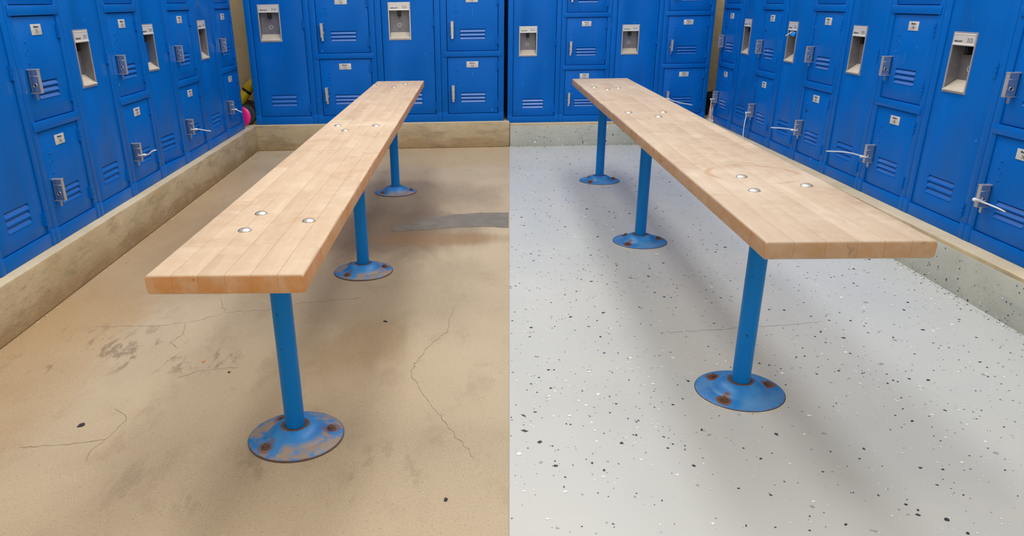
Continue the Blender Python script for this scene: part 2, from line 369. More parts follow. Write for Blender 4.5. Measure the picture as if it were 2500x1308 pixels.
pp = [(-.2, 3.033), (-.15, 3.085), (-.101, 3.129), (.004, 3.162), (.06, 3.165), (.111, 3.182), (seam(3.175)-.004, 3.175), (seam(2.941)-.004, 2.941), (.103, 2.965), (.05, 2.955), (.003, 2.959), (-.096, 2.935), (-.178, 2.929), (-.259, 2.916), (-.27, 2.96)]
p3 = []
for i in range(len(pp)):
    a, b2 = Vector(pp[i]), Vector(pp[(i+1) % len(pp)]); n = max(1, int((b2-a).length/.02))
    for k in range(n):
        q = a.lerp(b2, k/n); j = .004 if q.x < seam(q.y)-.02 else 0; p3.append((q.x+rng.uniform(-j, j), q.y+rng.uniform(-j, j)))
put('repair_patch', prism(p3, -.002, .0012).mesh('repair_patch', M['mortar'], smooth=False), floor)['label'] = 'grey mortar repair strip'

cr = MB()
for i in range(1500):
    if rng.random() < .62: x, y = XL + .001 + abs(rng.gauss(0, .006)), rng.uniform(.9, YB-.01)
    else: x, y = rng.uniform(XL+.01, sk-.01), YB - .001 - abs(rng.gauss(0, .006))
    r_ = .0008 + rng.expovariate(1/.0009); r_ = min(r_, .004); a_ = rng.random()*6.3
    pts = [(x+r_*math.cos(a_+k*2.094)*rng.uniform(.7, 1.3), y+r_*math.sin(a_+k*2.094)*rng.uniform(.7, 1.3), .0) for k in range(3)] + [(x, y, r_*rng.uniform(.6, 1.1))]
    cr.add(pts, [(0, 2, 1), (0, 1, 3), (1, 2, 3), (2, 0, 3)])
co_ = put('mortar_crumbs', cr.mesh('mortar_crumbs', plain('crumb_tan', lin(196, 172, 136), .9, var=.12, sc=60), smooth=False), floor); co_['kind'] = 'stuff'; co_['label'] = 'pale crumbs along the foot of the bare kerb'

# vinyl flakes scattered in the coating
def flakes(name, parent, spots):
    b = MB()
    for (o, u, v, size, mat) in spots:
        n = rng.choice((4, 5, 5, 6)); a0 = rng.random()*6.3; el = rng.uniform(.5, 1); an = rng.random()*3.14; vs = []
        for k in range(n):
            a = a0 + 2*math.pi*(k+rng.uniform(-.25, .25))/n; rr = size*rng.uniform(.7, 1.1)
            x, y = rr*math.cos(a), rr*math.sin(a)*el; x, y = x*math.cos(an)-y*math.sin(an), x*math.sin(an)+y*math.cos(an)
            vs.append(o + u*x + v*y)
        b.add(vs, [tuple(range(n))], mat)
    me = b.mesh(name, [M['flake_black'], M['flake_white'], M['flake_grey'], M['flake_blue']], smooth=False)
    # keep every chip facing out of its surface
    nrm = spots[0][1].cross(spots[0][2]); bm = bmesh.new(); bm.from_mesh(me)
    for f in bm.faces:
        if f.normal.dot(nrm) < 0: f.normal_flip()
    bm.to_mesh(me); bm.free()
    o = put(name, me, parent); o['kind'] = 'stuff'; o['label'] = 'black, white and grey vinyl flakes'; return o
def fsize(): return min(.0085, .0009 + rng.expovariate(1/.00125))
def fmat():
    r = rng.random(); return 0 if r < .36 else 1 if r < .78 else 2 if r < .965 else 3
X, Y, Z = Vector((1,0,0)), Vector((0,1,0)), Vector((0,0,1)); sp = []
for i in range(20000):
    y = rng.uniform(.2, YB-.01); x = rng.uniform(seam(y)+.003, XR-.008)
    if mnoise.noise(Vector((x*2.2, y*2.2, 3))) < rng.uniform(-1.3, 1.1): sp.append((Vector((x, y, CT+.0004+i*2e-8)), X, Y, fsize(), fmat()))
for i in range(2600):      # loose chips gather against the kerbs
    d = abs(rng.gauss(0, .012))+.004
    if rng.random() < .62: y = rng.uniform(.9, YB-.01); q = Vector((XR-.004-d, y, CT+.0006))
    else: x = rng.uniform(sk+.01, XR-.01); q = Vector((x, YB-.004-d, CT+.0006))
    sp.append((q, X, Y, fsize()*.9, rng.choice((0, 1, 1, 2))))
flakes('floor_flakes', coat, sp)
flakes('kerb_flakes', k4, [(Vector((XR-.0045, rng.uniform(.9, YB-.01), CT+(KR-.02)*rng.random()**1.3)), -Y, Z, fsize()*1.05, rng.choice((0, 0, 0, 1, 2, 3))) for i in range(1050)])
flakes('kerb_flakes', k3, [(Vector((rng.uniform(sk+.01, XR-.01), YB-.0045, CT+(KR-.02)*rng.random()**1.2)), X, Z, fsize()*1.05, rng.choice((0, 0, 1, 1, 2))) for i in range(420)])

# ------------------------------------------------------------------ benches
def stave_mesh(x0, x1, y0, y1, zt, t, rl, rr, r0, r1, mat):
    """one laminated stave; rl/rr/r0/r1 = rounding of its left, right, near and far outer edges"""
    g = .00012; e = .00045
    def ring(dz, in0):
        # closed section in x-z; dz shrinks top and bottom, in0 unused
        top, bot = zt-dz, zt-t+dz; pts = []
        def corner(x, z, sx, sz, r):
            n = 4 if r > .002 else 1
            for k in range(n+1):
                a = math.pi/2*k/n; pts.append((x, z, sx, sz, r, a))
        L, Rr = max(rl, e), max(rr, e); sec = []
        def arc(cx, cz, r, a0, n):
            for k in range(n+1):
                a = R(a0+90*k/n); sec.append((cx+r*math.cos(a), cz+r*math.sin(a)))
        arc(x1-g-Rr, top-Rr, Rr, 0, 4); arc(x0+g+L, top-L, L, 90, 4); arc(x0+g+L, bot+L, L, 180, 4); arc(x1-g-Rr, bot+Rr, Rr, 270, 4)
        return sec
    ys = []
    for (ye, r, s) in ((y0, r0, 1), (y1, r1, -1)):
        r = max(r, e); st = []
        n = 4 if r > .002 else 1
        for k in range(n+1):
            a = math.pi/2*k/n; st.append((ye+s*(g+r*(1-math.sin(a))), r*(1-math.cos(a))))
        ys += [(q[0], r-math.sqrt(max(0, r*r-(r-abs(q[0]-(ye+s*g)))**2))) for q in sorted(st, key=lambda q: s*q[0])] if s == 1 else \
              [(q[0], r-math.sqrt(max(0, r*r-(r-abs(q[0]-(ye+s*g)))**2))) for q in sorted(st, key=lambda q: q[0])]
    b = MB(); vs = []; N = 20
    for (y, dz) in ys:
        for (x, z) in ring(dz, 0): vs.append((x, y, z))
    fs = []
    for i in range(len(ys)-1):
        for k in range(N):
            fs.append((i*N+k, i*N+(k+1) % N, (i+1)*N+(k+1) % N, (i+1)*N+k))
    fs += [tuple(range(N-1, -1, -1)), tuple((len(ys)-1)*N+k for k in range(N))]
    return b.add(vs, fs).mesh('stave', mat, sharp=40)

def bench(name, label, x0, ang, ya, yb, w, h, t, strips, legs, bolts, cuts, wm, fm, zf, group):
    root = empty(name, (x0, 0, zf), -math.atan(ang)); tag(root, label, 'bench', group)
    W = sum(strips); k = w/W; x = -w/2
    for i, s in enumerate(strips):
        xa, xb = x, x+s*k; x = xb; cs = [ya] + cuts[i] + [yb]
        for j in range(len(cs)-1):
            put('stave', stave_mesh(xa, xb, cs[j], cs[j+1], h-zf, t, .0045 if i == 0 else 0, .0045 if i == len(strips)-1 else 0, .0045 if j == 0 else 0, .0045 if j == len(cs)-2 else 0, wm), root)
    H = h-zf-t
    for ly in legs:
        lo = put('post', MB().lathe([(.0205, .0), (.0205, H-.004), (.0205, H-.001)], 32).mesh('post', M['post']), root, (0, ly, .026))
        lo.scale.z = (H-.026)/(H-.001)
        put('mounting_plate', MB().lathe([(.07, 0), (.075, .002), (.075, .006)], 24).mesh('mounting_plate', M['post']), root, (0, ly, H-.0062))
        prof = [(.1003, 0), (.1003, .003), (.0985, .0045), (.068, .0075), (.062, .009), (.056, .0155), (.049, .0225), (.040, .0275), (.031, .0300), (.0235, .0310), (.0206, .0295)]
        fl = put('flange', MB().lathe(prof, 48).mesh('flange', fm), root, (0, ly, 0), (0, 0, rng.uniform(-.3, .3)))
        for a in (R(-125), R(25), R(135)):
            put('bolt', MB().lathe([(.011, 0), (.011, .0018), (.0068, .0022), (.0068, .006), (.0055, .0075), (.002, .008)], 6).mesh('bolt', M['rustbolt']), fl, (.074*math.cos(a), .074*math.sin(a), .0066))
        if fm == M['flangeR']:
            put('coating_bead', MB().lathe([(.1025, -.002), (.1025, .0012), (.1006, .0022), (.0998, .001)], 48, cap=False).mesh('coating_bead', M['sill']), fl)
    dome = MB().lathe([(.0125, 0), (.0125, .0008), (.0112, .0026), (.0085, .0041), (.005, .0051), (.001, .0055)], 20).mesh('bolt_head', M['boltdome'])
    for (bx, by) in bolts:
        put('bolt_head', dome, root, (bx - x0 - ang*by, by, h-zf-.0002))
    return root
def cutset(n, ya, yb, fixed, seed):
    r = random.Random(seed); out = []
    for i in range(n):
        c = []; y = ya + fixed[i]
        while y < yb - .18: c.append(y); y += r.uniform(.22, .5)
        out.append(c)
    return out
bench('locker_bench', 'warm maple bench on three blue posts, standing on the bare stained concrete', -.3837, .0242, 1.085, 4.076, .2447, .47, .032,
      [1]*6, (1.384, 2.441, 3.594),
      [(-.385, 1.442), (-.387, 1.325), (-.281, 1.385), (-.395, 2.568), (-.266, 2.554), (-.356, 2.461), (-.401, 3.88), (-.25, 3.91), (-.297, 3.77)],
      cutset(6, 1.085, 4.076, (.145, .19, .10, .16, .55, .135), 3), M['woodL'], M['flangeL'], 0, 'laminated locker room benches')
bench('locker_bench', 'greyer maple bench with a ring stain, standing on the speckled grey coating', .5975, .0306, 1.160, 3.897, .2736, .4827, .031,
      [.046, .051, .051, .043, .043, .040], (1.542, 2.714, 3.743),
      [(.624, 1.638), (.604, 1.508), (.726, 1.547), (.597, 2.669), (.673, 2.56), (.715, 2.665), (.617, 3.477), (.659, 3.387), (.718, 3.444)],
      cutset(6, 1.160, 3.897, (.74, .95, .9, .62, .8, .5), 8), M['woodR'], M['flangeR'], CT, 'laminated locker room benches')

# ------------------------------------------------------------------ lockers
# one standard unit: 0.322 wide, faces local -y, origin at its lower left front corner; tiers of 0.33
UW, DX0, DX1, DZ0, DH, PIT, UH = .322, .034, .290, .045, .297, .33, 1.065
LV = [(.100, .226, .094, .110), (.100, .226, .0755, .0915), (.100, .226, .057, .073)]     # louvre slots of a box door
LVT = [(.092, .222, .140, .158), (.092, .222, .118, .136), (.092, .222, .096, .114)]      # of a tall door
RC = (.072, .172, .44, .62)                                                              # recess opening of a tall door
FACE = .0035
def louvre_mesh(l):
    w, h = l[1]-l[0], l[3]-l[2]; b = MB(); prof = [(.0003, -.0004), (.0016, -.0016), (.0040, -.0008), (h*.58, .0028), (h*.80, .0046), (h-.0002, .0085)]
    ins = [.0, .0008, .001, .0012, .0014, .0014]; vs = []
    for (z, y), q in zip(prof, ins): vs += [(-w/2+q, y+FACE, z), (w/2-q, y+FACE, z)]
    for (z, y), q in zip(prof, ins): vs += [(-w/2+q, y+FACE+.0025, z), (w/2-q, y+FACE+.0025, z)]
    n = len(prof); fs = [(2*i, 2*i+1, 2*i+3, 2*i+2) for i in range(n-1)] + [(2*n+2*i, 2*n+2*i+2, 2*n+2*i+3, 2*n+2*i+1) for i in range(n-1)]
    fs += [(2*i, 2*i+2, 2*n+2*i+2, 2*n+2*i) for i in range(n-1)] + [(2*i+1, 2*n+2*i+1, 2*n+2*i+3, 2*i+3) for i in range(n-1)]
    fs += [(0, 2*n, 2*n+1, 1), (2*n-2, 2*n-1, 4*n-1, 4*n-2)]
    return b.add(vs, fs).mesh('louvre', M['louvre'], sharp=50)
# shared meshes
def frame_mesh(tiers):
    b = MB()
    b.box(.0008, DX0-.0025, 0, .045, .0, UH).box(DX1+.0025, UW-.0008, 0, .045, .0, UH)
    b.box(.0022, UW-.0022, -.0012, .03, .0003, DZ0-.0025)
    b.box(.0022, UW-.0022, -.0008, .03, UH-.03, UH-.0005)
    # folded lip at each foot of the posts
    b.box(.0004, DX0-.006, -.0024, .004, .0006, DZ0+.006).box(DX1+.008, UW-.0004, -.0024, .004, .0006, DZ0+.006)
    if tiers:
        for k in range(1, 3): b.box(.012, UW-.012, -.0035, .03, DZ0+k*PIT-(PIT-DH)+.0022, DZ0+k*PIT-.0022)
    return b.mesh('frame', M['locker'], bevel=.0012)
FRB, FRT = frame_mesh(True), frame_mesh(False)
BODY = MB().box(.0012, UW-.0012, .0455, .38, 0, UH).mesh('body', M['locker'], bevel=.002)
DOORB = MB().panel(DX0, DX1, 0, DH, FACE, .02, LV).mesh('door', M['locker'], bevel=.0011)
DOORT = MB().panel(DX0, DX1, DZ0, UH-.034, FACE, .02, LVT + [RC]).mesh('door', M['locker'], bevel=.0011)
# box door handle: folded channel standing off the door, lock hole through its cheeks, tongue below
hb = MB(); hw, hd, h0, h1 = .0070, .029, .083, .147
hb.box(-hw-.0004, hw+.0004, -hd, -hd+.0024, h0, h1, 1)                                   # outer face
for s in (-1, 1):                                                        # two cheeks with the lock hole
    c0, c1 = (-hw, -hw+.0018) if s < 0 else (hw-.0018, hw); n = 20; hy, hz, hr = -.0145, .104, .0048
    sq = []
    for k in range(n):
        a = 2*math.pi*k/n; ca, sa = math.cos(a), math.sin(a)
        tx = min(((-hy) if ca > 0 else (hd+hy))/max(abs(ca), 1e-6), ((h1-hz) if sa > 0 else (hz-h0))/max(abs(sa), 1e-6)); sq.append((hy+ca*tx, hz+sa*tx))
    cr = [(hy+hr*math.cos(2*math.pi*k/n), hz+hr*math.sin(2*math.pi*k/n)) for k in range(n)]
    vs = [(x, p[0], p[1]) for x in (c0, c1) for L_ in (sq, cr) for p in L_]
    fs = []
    for k in range(n):
        j = (k+1) % n; fs += [(k, j, n+j, n+k), (2*n+k, 3*n+k, 3*n+j, 2*n+j), (n+k, n+j, 3*n+j, 3*n+k), (k, 2*n+k, 2*n+j, j)]
    hb.add(vs, fs)
    rx = c0-.0006 if s < 0 else c1+.0006
    hb.tube([(rx, hy+.0056*math.cos(2*math.pi*k/16), hz+.0056*math.sin(2*math.pi*k/16)) for k in range(16)], .0011, 6, closed=True, mat=1)
    hb.tube([(rx, -.003, h1-.016), (rx, -hd+.0025, h1-.0165)], .0015, 6, mat=1)   # raised rib
hb.box(-hw-.0012, hw+.0012, -hd-.001, FACE, h1, h1+.0035, 1)                 # top flange
hb.box(-hw-.0006, hw+.0006, -hd, FACE, h0-.003, h0, 1)                       # bottom web
hb.box(-.0055, .0055, -.012, -.0095, h0-.021, h0-.002)                    # tongue
HANDLE = hb.mesh('handle', [M['chrome'], M['bright']], bevel=.0005, seg=1)
PLATE = MB().box(-.030, .030, FACE-.0016, FACE, 0, .031).lathe([(.0022, 0), (.0022, .0006), (.001, .0012)], 10, (-.0245, FACE-.0015, .0145), 'y').lathe([(.0022, 0), (.0022, .0006), (.001, .0012)], 10, (.0245, FACE-.0015, .0145), 'y').mesh('number_plate', M['plate'], bevel=.0012, seg=2)
RIVET = MB().lathe([(.0038, 0), (.0036, .0014), (.0026, .0026), (.0010, .0032)], 14, (0, FACE, 0), 'y').mesh('rivet', M['locker'])
RING = MB().tube([(.0088*math.cos(2*math.pi*k/24), FACE-.0001, .0088*math.sin(2*math.pi*k/24)) for k in range(24)], .0010, 6, closed=True).mesh('lock_knockout', M['locker'])
HOLE = MB().lathe([(.0068, 0), (.0068, .0004)], 18, (0, FACE-.0001, 0), 'y').mesh('lock_hole', M['black'])
hm = MB()
for a, b_ in ((0, .0145), (.0152, .0288), (.0295, .044)): hm.lathe([(.0030, a), (.0040, a+.0006), (.0040, b_-.0006), (.0030, b_)], 12, (0, -.001, 0))
HINGE = hm.box(-.010, 0, -.0003, .004, .002, .042).mesh('hinge', M['locker'])
LOUV = louvre_mesh(LV[0]); LOUVT = louvre_mesh(LVT[0])
# stainless recess of a tall door
pb = MB(); x0, x1, z0, z1 = RC; d = .040; fw_ = .0045
pb.panel(x0-fw_, x1+fw_, z0-fw_, z1+fw_, FACE-.0022, FACE+.001, [(x0+.0005, x1-.0005, z0+.002, z1-.001)], 3)
pb.box(x0+.0004, x0+.0016, FACE, d, z0, z1).box(x1-.0016, x1-.0004, FACE, d, z0, z1).box(x0, x1, d-.0012, d, z0, z1).box(x0, x1, FACE, d, z1-.0015, z1-.0003)
pb.add([(x0+.001, FACE-.004, z0+.005), (x1-.001, FACE-.004, z0+.005), (x1-.001, d-.001, z0+.034), (x0+.001, d-.001, z0+.034),
        (x0+.001, FACE-.004, z0+.0025), (x1-.001, FACE-.004, z0+.0025), (x1-.001, d-.001, z0+.0315), (x0+.001, d-.001, z0+.0315)], [(0,1,2,3), (7,6,5,4), (0,4,5,1), (1,5,6,2), (2,6,7,3), (3,7,4,0)], 1)
pb.tube([(x0+.001, FACE-.004, z0+.0035), (x1-.001, FACE-.004, z0+.0035)], .003, 8, mat=1)
pb.tube([((x0+x1)/2-.002+.0085*math.cos(2*math.pi*k/20), d-.0015, z0+.070+.0085*math.sin(2*math.pi*k/20)) for k in range(20)], .0014, 6, closed=True, mat=2)
pb.lathe([(.004, 0), (.0034, .0016), (.0012, .0026)], 12, ((x0+x1)/2, d-.0012, z0+.046), 'y').lathe([(.0042, 0), (.0036, .0016), (.0012, .0026)], 12, ((x0+x1)/2, d-.0012, z0+.106), 'y')
PAN = pb.mesh('recessed_pull', [M['steel'], M['panfloor'], M['plate'], M['bright']], bevel=0)
hp = MB(); hp.box(x0+.001, x1-.001, FACE-.003, FACE+.001, z1-.034, z1-.001).tube([(x0+.001, FACE-.002, z1-.034), (x1-.001, FACE-.002, z1-.034)], .0034, 10).tube([(x0+.001, FACE-.002, z1-.0025), (x1-.001, FACE-.002, z1-.0025)], .0022, 10)
HEADER = hp.mesh('header_plate', M['plate'])
LATCH = MB().box((x0+x1)/2-.0095, (x0+x1)/2+.0065, .012, d-.001, z1-.066, z1-.036).box((x0+x1)/2-.0045, (x0+x1)/2+.0015, .009, .013, z1-.064, z1-.040).mesh('latch', M['black'], bevel=.0015)

_txt = {}
def text_mesh(s, size, sx=1.0, bold=0.0):
    k = (s, size, sx, bold)
    if k in _txt: return _txt[k]
    cu = bpy.data.curves.new('lettering', 'FONT'); cu.body = s; cu.size = size; cu.align_x = 'CENTER'; cu.offset = bold; cu.resolution_u = 3; cu.space_character = 1.06
    o = bpy.data.objects.new('lettering_tmp', cu); COL.objects.link(o)
    bpy.context.view_layer.update(); me = bpy.data.meshes.new_from_object(o.evaluated_get(bpy.context.evaluated_depsgraph_get()))
    bpy.data.objects.remove(o); bpy.data.curves.remove(cu)
    for v in me.vertices: v.co = (v.co.x*sx, 0, v.co.y)
    me.materials.clear(); me.materials.append(M['ink']); me.name = 'lettering'; _txt[k] = me; return me

def box_door(unit, row, number, opts=()):
    d = put('door', DOORB, unit, (0, 0, DZ0+row*PIT))
    put('number_plate', PLATE, d, (.160, 0, .243))
    put('plate_lettering', text_mesh('Medart', .0094, 1.0, .0003), d, (.160, FACE-.0020, .2635))
    put('plate_lettering', text_mesh(number, .0165, .66), d, (.160, FACE-.0020, .2475))
    put('handle', HANDLE, d, (.060, 0, 0))
    for v in (.226, .166): put('rivet', RIVET, d, (.080, 0, v))
    if 'hole' in opts: put('lock_hole', HOLE, d, (.080, 0, .196))
    else: put('lock_knockout', RING, d, (.080, 0, .196))
    for l in LV: put('louvre', LOUV, d, ((l[0]+l[1])/2, 0, l[2]))
    for v in (.228, .030): put('hinge', HINGE, d, (DX1+.0008, 0, v))
    return d
def stack_unit(loc, rz, sx, sz, nums, label, opts=((), (), ())):
    u = empty('box_locker_column', loc, rz, (sx, 1, sz)); tag(u, label, 'locker', 'columns of small box lockers')
    put('frame', FRB, u); put('body', BODY, u)
    for r in range(3): box_door(u, r, nums[r], opts[r])
    return u
def tall_unit(loc, rz, sx, sz, number, label, ajar=0):
    u = empty('tall_locker', loc, rz, (sx, 1, sz)); tag(u, label, 'locker', 'tall single door lockers')
    put('frame', FRT, u); put('body', BODY, u)
    d = put('door', DOORT, u)
    if ajar:
        d.location = (DX1 - DX1*math.cos(ajar), -DX1*math.sin(ajar), 0); d.rotation_euler = (0, 0, ajar)
    put('recessed_pull', PAN, d); put('header_plate', HEADER, d); put('latch', LATCH, d)
    put('header_lettering', text_mesh('MEDART', .0074, 1.25, .0003), d, (RC[0]+.026, FACE-.0034, RC[3]-.0265))
    put('header_lettering', text_mesh(number, .0185, .58), d, (RC[1]-.022, FACE-.0034, RC[3]-.0262))
    for l in LVT: put('louvre', LOUVT, d, ((l[0]+l[1])/2, 0, l[2]))
    for v in (.066, .50, .95): put('hinge', HINGE, d, (DX1+.0008, 0, v))
    return u

# left wall, nearest first (front plane x = FL, right hand of the doors points to +y)
yl = [1.668, 1.990, 2.312, 2.634, 2.954, 3.275, 3.598, 3.947, 4.311, 4.648]
LT = [None, ('D116', 'tall blue locker at the left edge of the picture, nearest on the bare concrete side'), None,
      ('D117', 'tall blue locker between the two nearest box columns of the left row'), None,
      ('D118', 'tall blue locker in the left row whose door hangs slightly ajar'), None,
      ('D119', 'tall blue locker in the left row nearest to the pink disc corner'), None]
LB = {2: (('716', '715', '714'), 'blue box locker column nearest in the left row, no cable tie on its handles'),
      4: (('719', '718', '717'), 'second blue box locker column of the left row, short white tie on bottom handle'),
      6: (('722', '721', '720'), 'third blue box locker column of the left row, tie on bottom handle pointing out'),
      8: (('725', '724', '723'), 'last blue box locker column of the left row, beside the yellow bottle')}
for i in range(1, 9):
    loc = (FL, yl[i], KL); sx = (yl[i+1]-yl[i])/UW
    if LT[i]: tall_unit(loc, R(90), sx, 1.0, LT[i][0], LT[i][1], R(-5.5) if i == 5 else 0)
    else: stack_unit(loc, R(90), sx, 1.0, LB[i][0], LB[i][1])
# back wall, bare concrete side
xb = [-1.240, -.858, -.472, -.085, .296]; sz = 1.109
tall_unit((xb[0], FB, KL), 0, (xb[1]-xb[0])/UW, sz, 'D120', 'tall blue locker of the back row beside the pink disc corner')
stack_unit((xb[1], FB, KL), 0, (xb[2]-xb[1])/UW, sz, ('721', '720', '719'), 'blue box locker column of the back row half hidden behind the warm bench')
tall_unit((xb[2], FB, KL), 0, (xb[3]-xb[2])/UW, sz, 'D121', 'tall blue locker of the back row right behind the end of the warm bench')
stack_unit((xb[3], FB, KL), 0, (xb[4]-xb[3])/UW, sz, ('724', '723', '722'), 'blue box locker column of the back row left of the narrow dark gap')
# back wall, coated side
xc = [.319, .638, .937, 1.242, 1.547]; sz = .9
tall_unit((xc[0], FB, KR), 0, (xc[1]-xc[0])/UW, sz, 'D112', 'tall blue locker of the back row right of the narrow dark gap')
stack_unit((xc[1], FB, KR), 0, (xc[2]-xc[1])/UW, sz, ('675', '674', '673'), 'blue box locker column of the back row behind the far end of the greyer bench')
tall_unit((xc[2], FB, KR), 0, (xc[3]-xc[2])/UW, sz, 'D111', 'tall blue locker of the back row between two box columns on the coated side')
stack_unit((xc[3], FB, KR), 0, (xc[4]-xc[3])/UW, sz, ('678', '677', '676'), 'blue box locker column at the right end of the back row with a white tie')
# right wall, farthest first (right hand of the doors points to -y)
yr = [4.700, 4.405, 4.109, 3.827, 3.527, 3.215, 2.898, 2.578, 2.235, 1.920]; sz = .9545
RT = {1: ('D122', 'farthest tall blue locker of the right row'), 3: ('D123', 'tall blue locker of the right row with a tie inside its recessed pull'),
      5: ('D124', 'tall blue locker of the right row behind the long horizontal white tie'), 7: ('D125', 'nearest tall blue locker of the right row, numbered D125')}
RB = {0: (('736', '735', '734'), 'farthest blue box locker column of the right row, beside the sneaker corner', ((), ('hole',), ())),
      2: (('739', '738', '737'), 'second blue box locker column from the back corner in the right row', ((), ('hole',), ())),
      4: (('742', '741', '740'), 'blue box locker column of the right row with a black lock hole in its bottom door', (('hole',), (), ())),
      6: (('745', '744', '743'), 'blue box locker column of the right row numbered 744 and 745', ((), (), ())),
      8: (('748', '747', '746'), 'blue box locker column cut by the right edge of the picture', ((), (), ()))}
for i in range(9):
    loc = (FR, yr[i], KR); sx = (yr[i]-yr[i+1])/UW
    if i in RT: tall_unit(loc, R(-90), sx, sz, *RT[i])
    else: stack_unit(loc, R(-90), sx, sz, *RB[i])

# ------------------------------------------------------------------ cable ties
def bez(pts, n=10):
    out = []; P = [Vector(p) for p in pts]
    P = [P[0]*2-P[1]] + P + [P[-1]*2-P[-2]]
    for i in range(1, len(P)-2):
        for k in range(n):
            t = k/n; a, b, c, d = P[i-1:i+3]
            out.append(.5*((2*b)+(c-a)*t+(2*a-5*b+4*c-d)*t*t+(3*b-a-3*c+d)*t**3))
    out.append(P[-2]); return out
def cable_tie(hole, along, outw, tail, label, group='white cable ties on handles', rad=.0024):
    """loop through a handle's lock hole; along = direction through the hole, outw = away from the door, tail = points from the head"""
    hole, along, outw = Vector(hole), Vector(along), Vector(outw)
    root = empty('cable_tie', hole); tag(root, label, 'cable tie', group)
    c = outw*.011; loop = []
    for k in range(20):
        a = 2*math.pi*k/20; loop.append(c + along*.0128*math.sin(a) - outw*.0125*math.cos(a) + Z*.0015*math.sin(2*a))
    put('loop', MB().tube(loop, rad*.8, 8, closed=True).mesh('loop', M['tie']), root)
    hp = c + outw*.0125; d = (Vector(tail[0]) - hole - hp).normalized()
    b = MB().tube([hp - d*.003, hp - d*.0025, hp + d*.0065, hp + d*.007], [rad*1.1, rad*2.1, rad*2.1, rad*1.1], 4)
    put('head', b.mesh('head', M['tie'], sharp=30), root)
    pts = bez([hp] + [Vector(t) - hole for t in tail]); r = [rad]*(len(pts)-2) + [rad*.8, rad*.45]
    put('tail', MB().tube(pts, r, 8).mesh('tail', M['tie']), root)
    return root
zl, zr = KL + DZ0 + .104, KR + (DZ0 + .104)*.9545
for y, tail, lab in ((yl[4]+.060, [(-1.222, 3.012, .306), (-1.205, 3.012, .318), (-1.190, 3.02, .322)], 'short bent white cable tie on a left row handle, nearest of three'),
                     (yl[6]+.062, [(-1.222, 3.66, .303), (-1.19, 3.66, .297), (-1.168, 3.66, .294)], 'straight short white cable tie on a left row handle, middle of three'),
                     (yl[8]+.062, [(-1.228, 4.37, .297), (-1.205, 4.37, .287)], 'short white cable tie on the left row handle nearest the yellow bottle')):
    cable_tie((FL+.0145, y, zl), (0, 1, 0), (1, 0, 0), tail, lab)
for y, tail, lab in ((yr[0]-.055, [(1.530, 4.645, .268), (1.527, 4.64, .22), (1.532, 4.64, .165), (1.538, 4.64, .148)], 'hanging white cable tie on the right row handle beside the sneaker'),
                     (yr[2]-.054, [(1.528, 4.055, .265), (1.522, 4.05, .22), (1.523, 4.05, .16), (1.528, 4.05, .146)], 'hanging white cable tie on the second handle from the right corner'),
                     (yr[4]-.057, [(1.505, 3.471, .289), (1.47, 3.47, .293), (1.425, 3.47, .296)], 'white cable tie sticking straight out, shorter of two on the right row'),
                     (yr[6]-.059, [(1.51, 2.84, .290), (1.46, 2.84, .301), (1.387, 2.84, .306)], 'longest white cable tie sticking out toward the ring stained bench'),
                     (yr[8]-.058, [(1.545, 2.160, .278), (1.565, 2.125, .270), (1.570, 2.095, .266)], 'short white cable tie at the right edge of the picture')):
    cable_tie((FR-.0145, y, zr), (0, 1, 0), (-1, 0, 0), tail, lab)
cable_tie((xc[3]+.057, FB-.0145, KR+(DZ0+.104)*.9), (1, 0, 0), (0, -1, 0), [(1.32, 4.75, .267), (1.37, 4.745, .252), (1.452, 4.745, .236)], 'white cable tie slanting across the louvres at the right end of the back row')
# tie threaded through the latch of the third tall locker
t = cable_tie((FR+.014, yr[3]-.128, KR+.575*.9545), (0, 1, 0), (-1, 0, 0), [(FR-.012, yr[3]-.105, .682), (FR-.016, yr[3]-.085, .674)], 'white cable tie with bright blue tag inside a steel recessed pull')
put('tag', MB().box(-.010, .002, -.016, .010, -.012, .008).mesh('tag', M['bluetag'], bevel=.003), t, (-.014, -.008, -.004), (.3, .2, .4))

# ------------------------------------------------------------------ things left in the corners
M['yellow'] = plain('yellow_plastic', lin(228, 190, 20), .28, var=.05, sc=15)
M['pink'] = plain('pink_plastic', lin(226, 26, 130), .35, var=.06, sc=20)
M['darkgreen'] = plain('dark_green_cloth', lin(34, 52, 48), .8, var=.2, sc=40)
M['greybag'] = plain('grey_brown_cloth', lin(104, 92, 76), .9, var=.15, sc=30)
M['blackcloth'] = plain('black_cloth', lin(22, 22, 24), .9, var=.2, sc=40)
M['shoe'] = plain('pale_mauve_suede', lin(170, 140, 140), .85, var=.15, sc=60)
M['shoewhite'] = plain('white_rubber', lin(215, 210, 205), .6, var=.03)
def lump(name, r, mat, parent=None, loc=(0,0,0), amp=.25, seed=0, flat=0):
    bm = bmesh.new(); bmesh.ops.create_icosphere(bm, subdivisions=4, radius=1)
    for v in bm.verts:
        n = mnoise.fractal(v.co*1.6 + Vector((seed, 0, 0)), 1, 2, 4); k = 1 + amp*n
        v.co = Vector((v.co.x*r[0]*k, v.co.y*r[1]*k, v.co.z*r[2]*k))
        if v.co.z < -r[2]*.72: v.co.z = -r[2]*.72
        v.co.z += r[2]*.72
    me = bpy.data.meshes.new(name); bm.to_mesh(me); bm.free(); me.materials.append(mat)
    me.polygons.foreach_set('use_smooth', [True]*len(me.polygons)); return put(name, me, parent, loc)
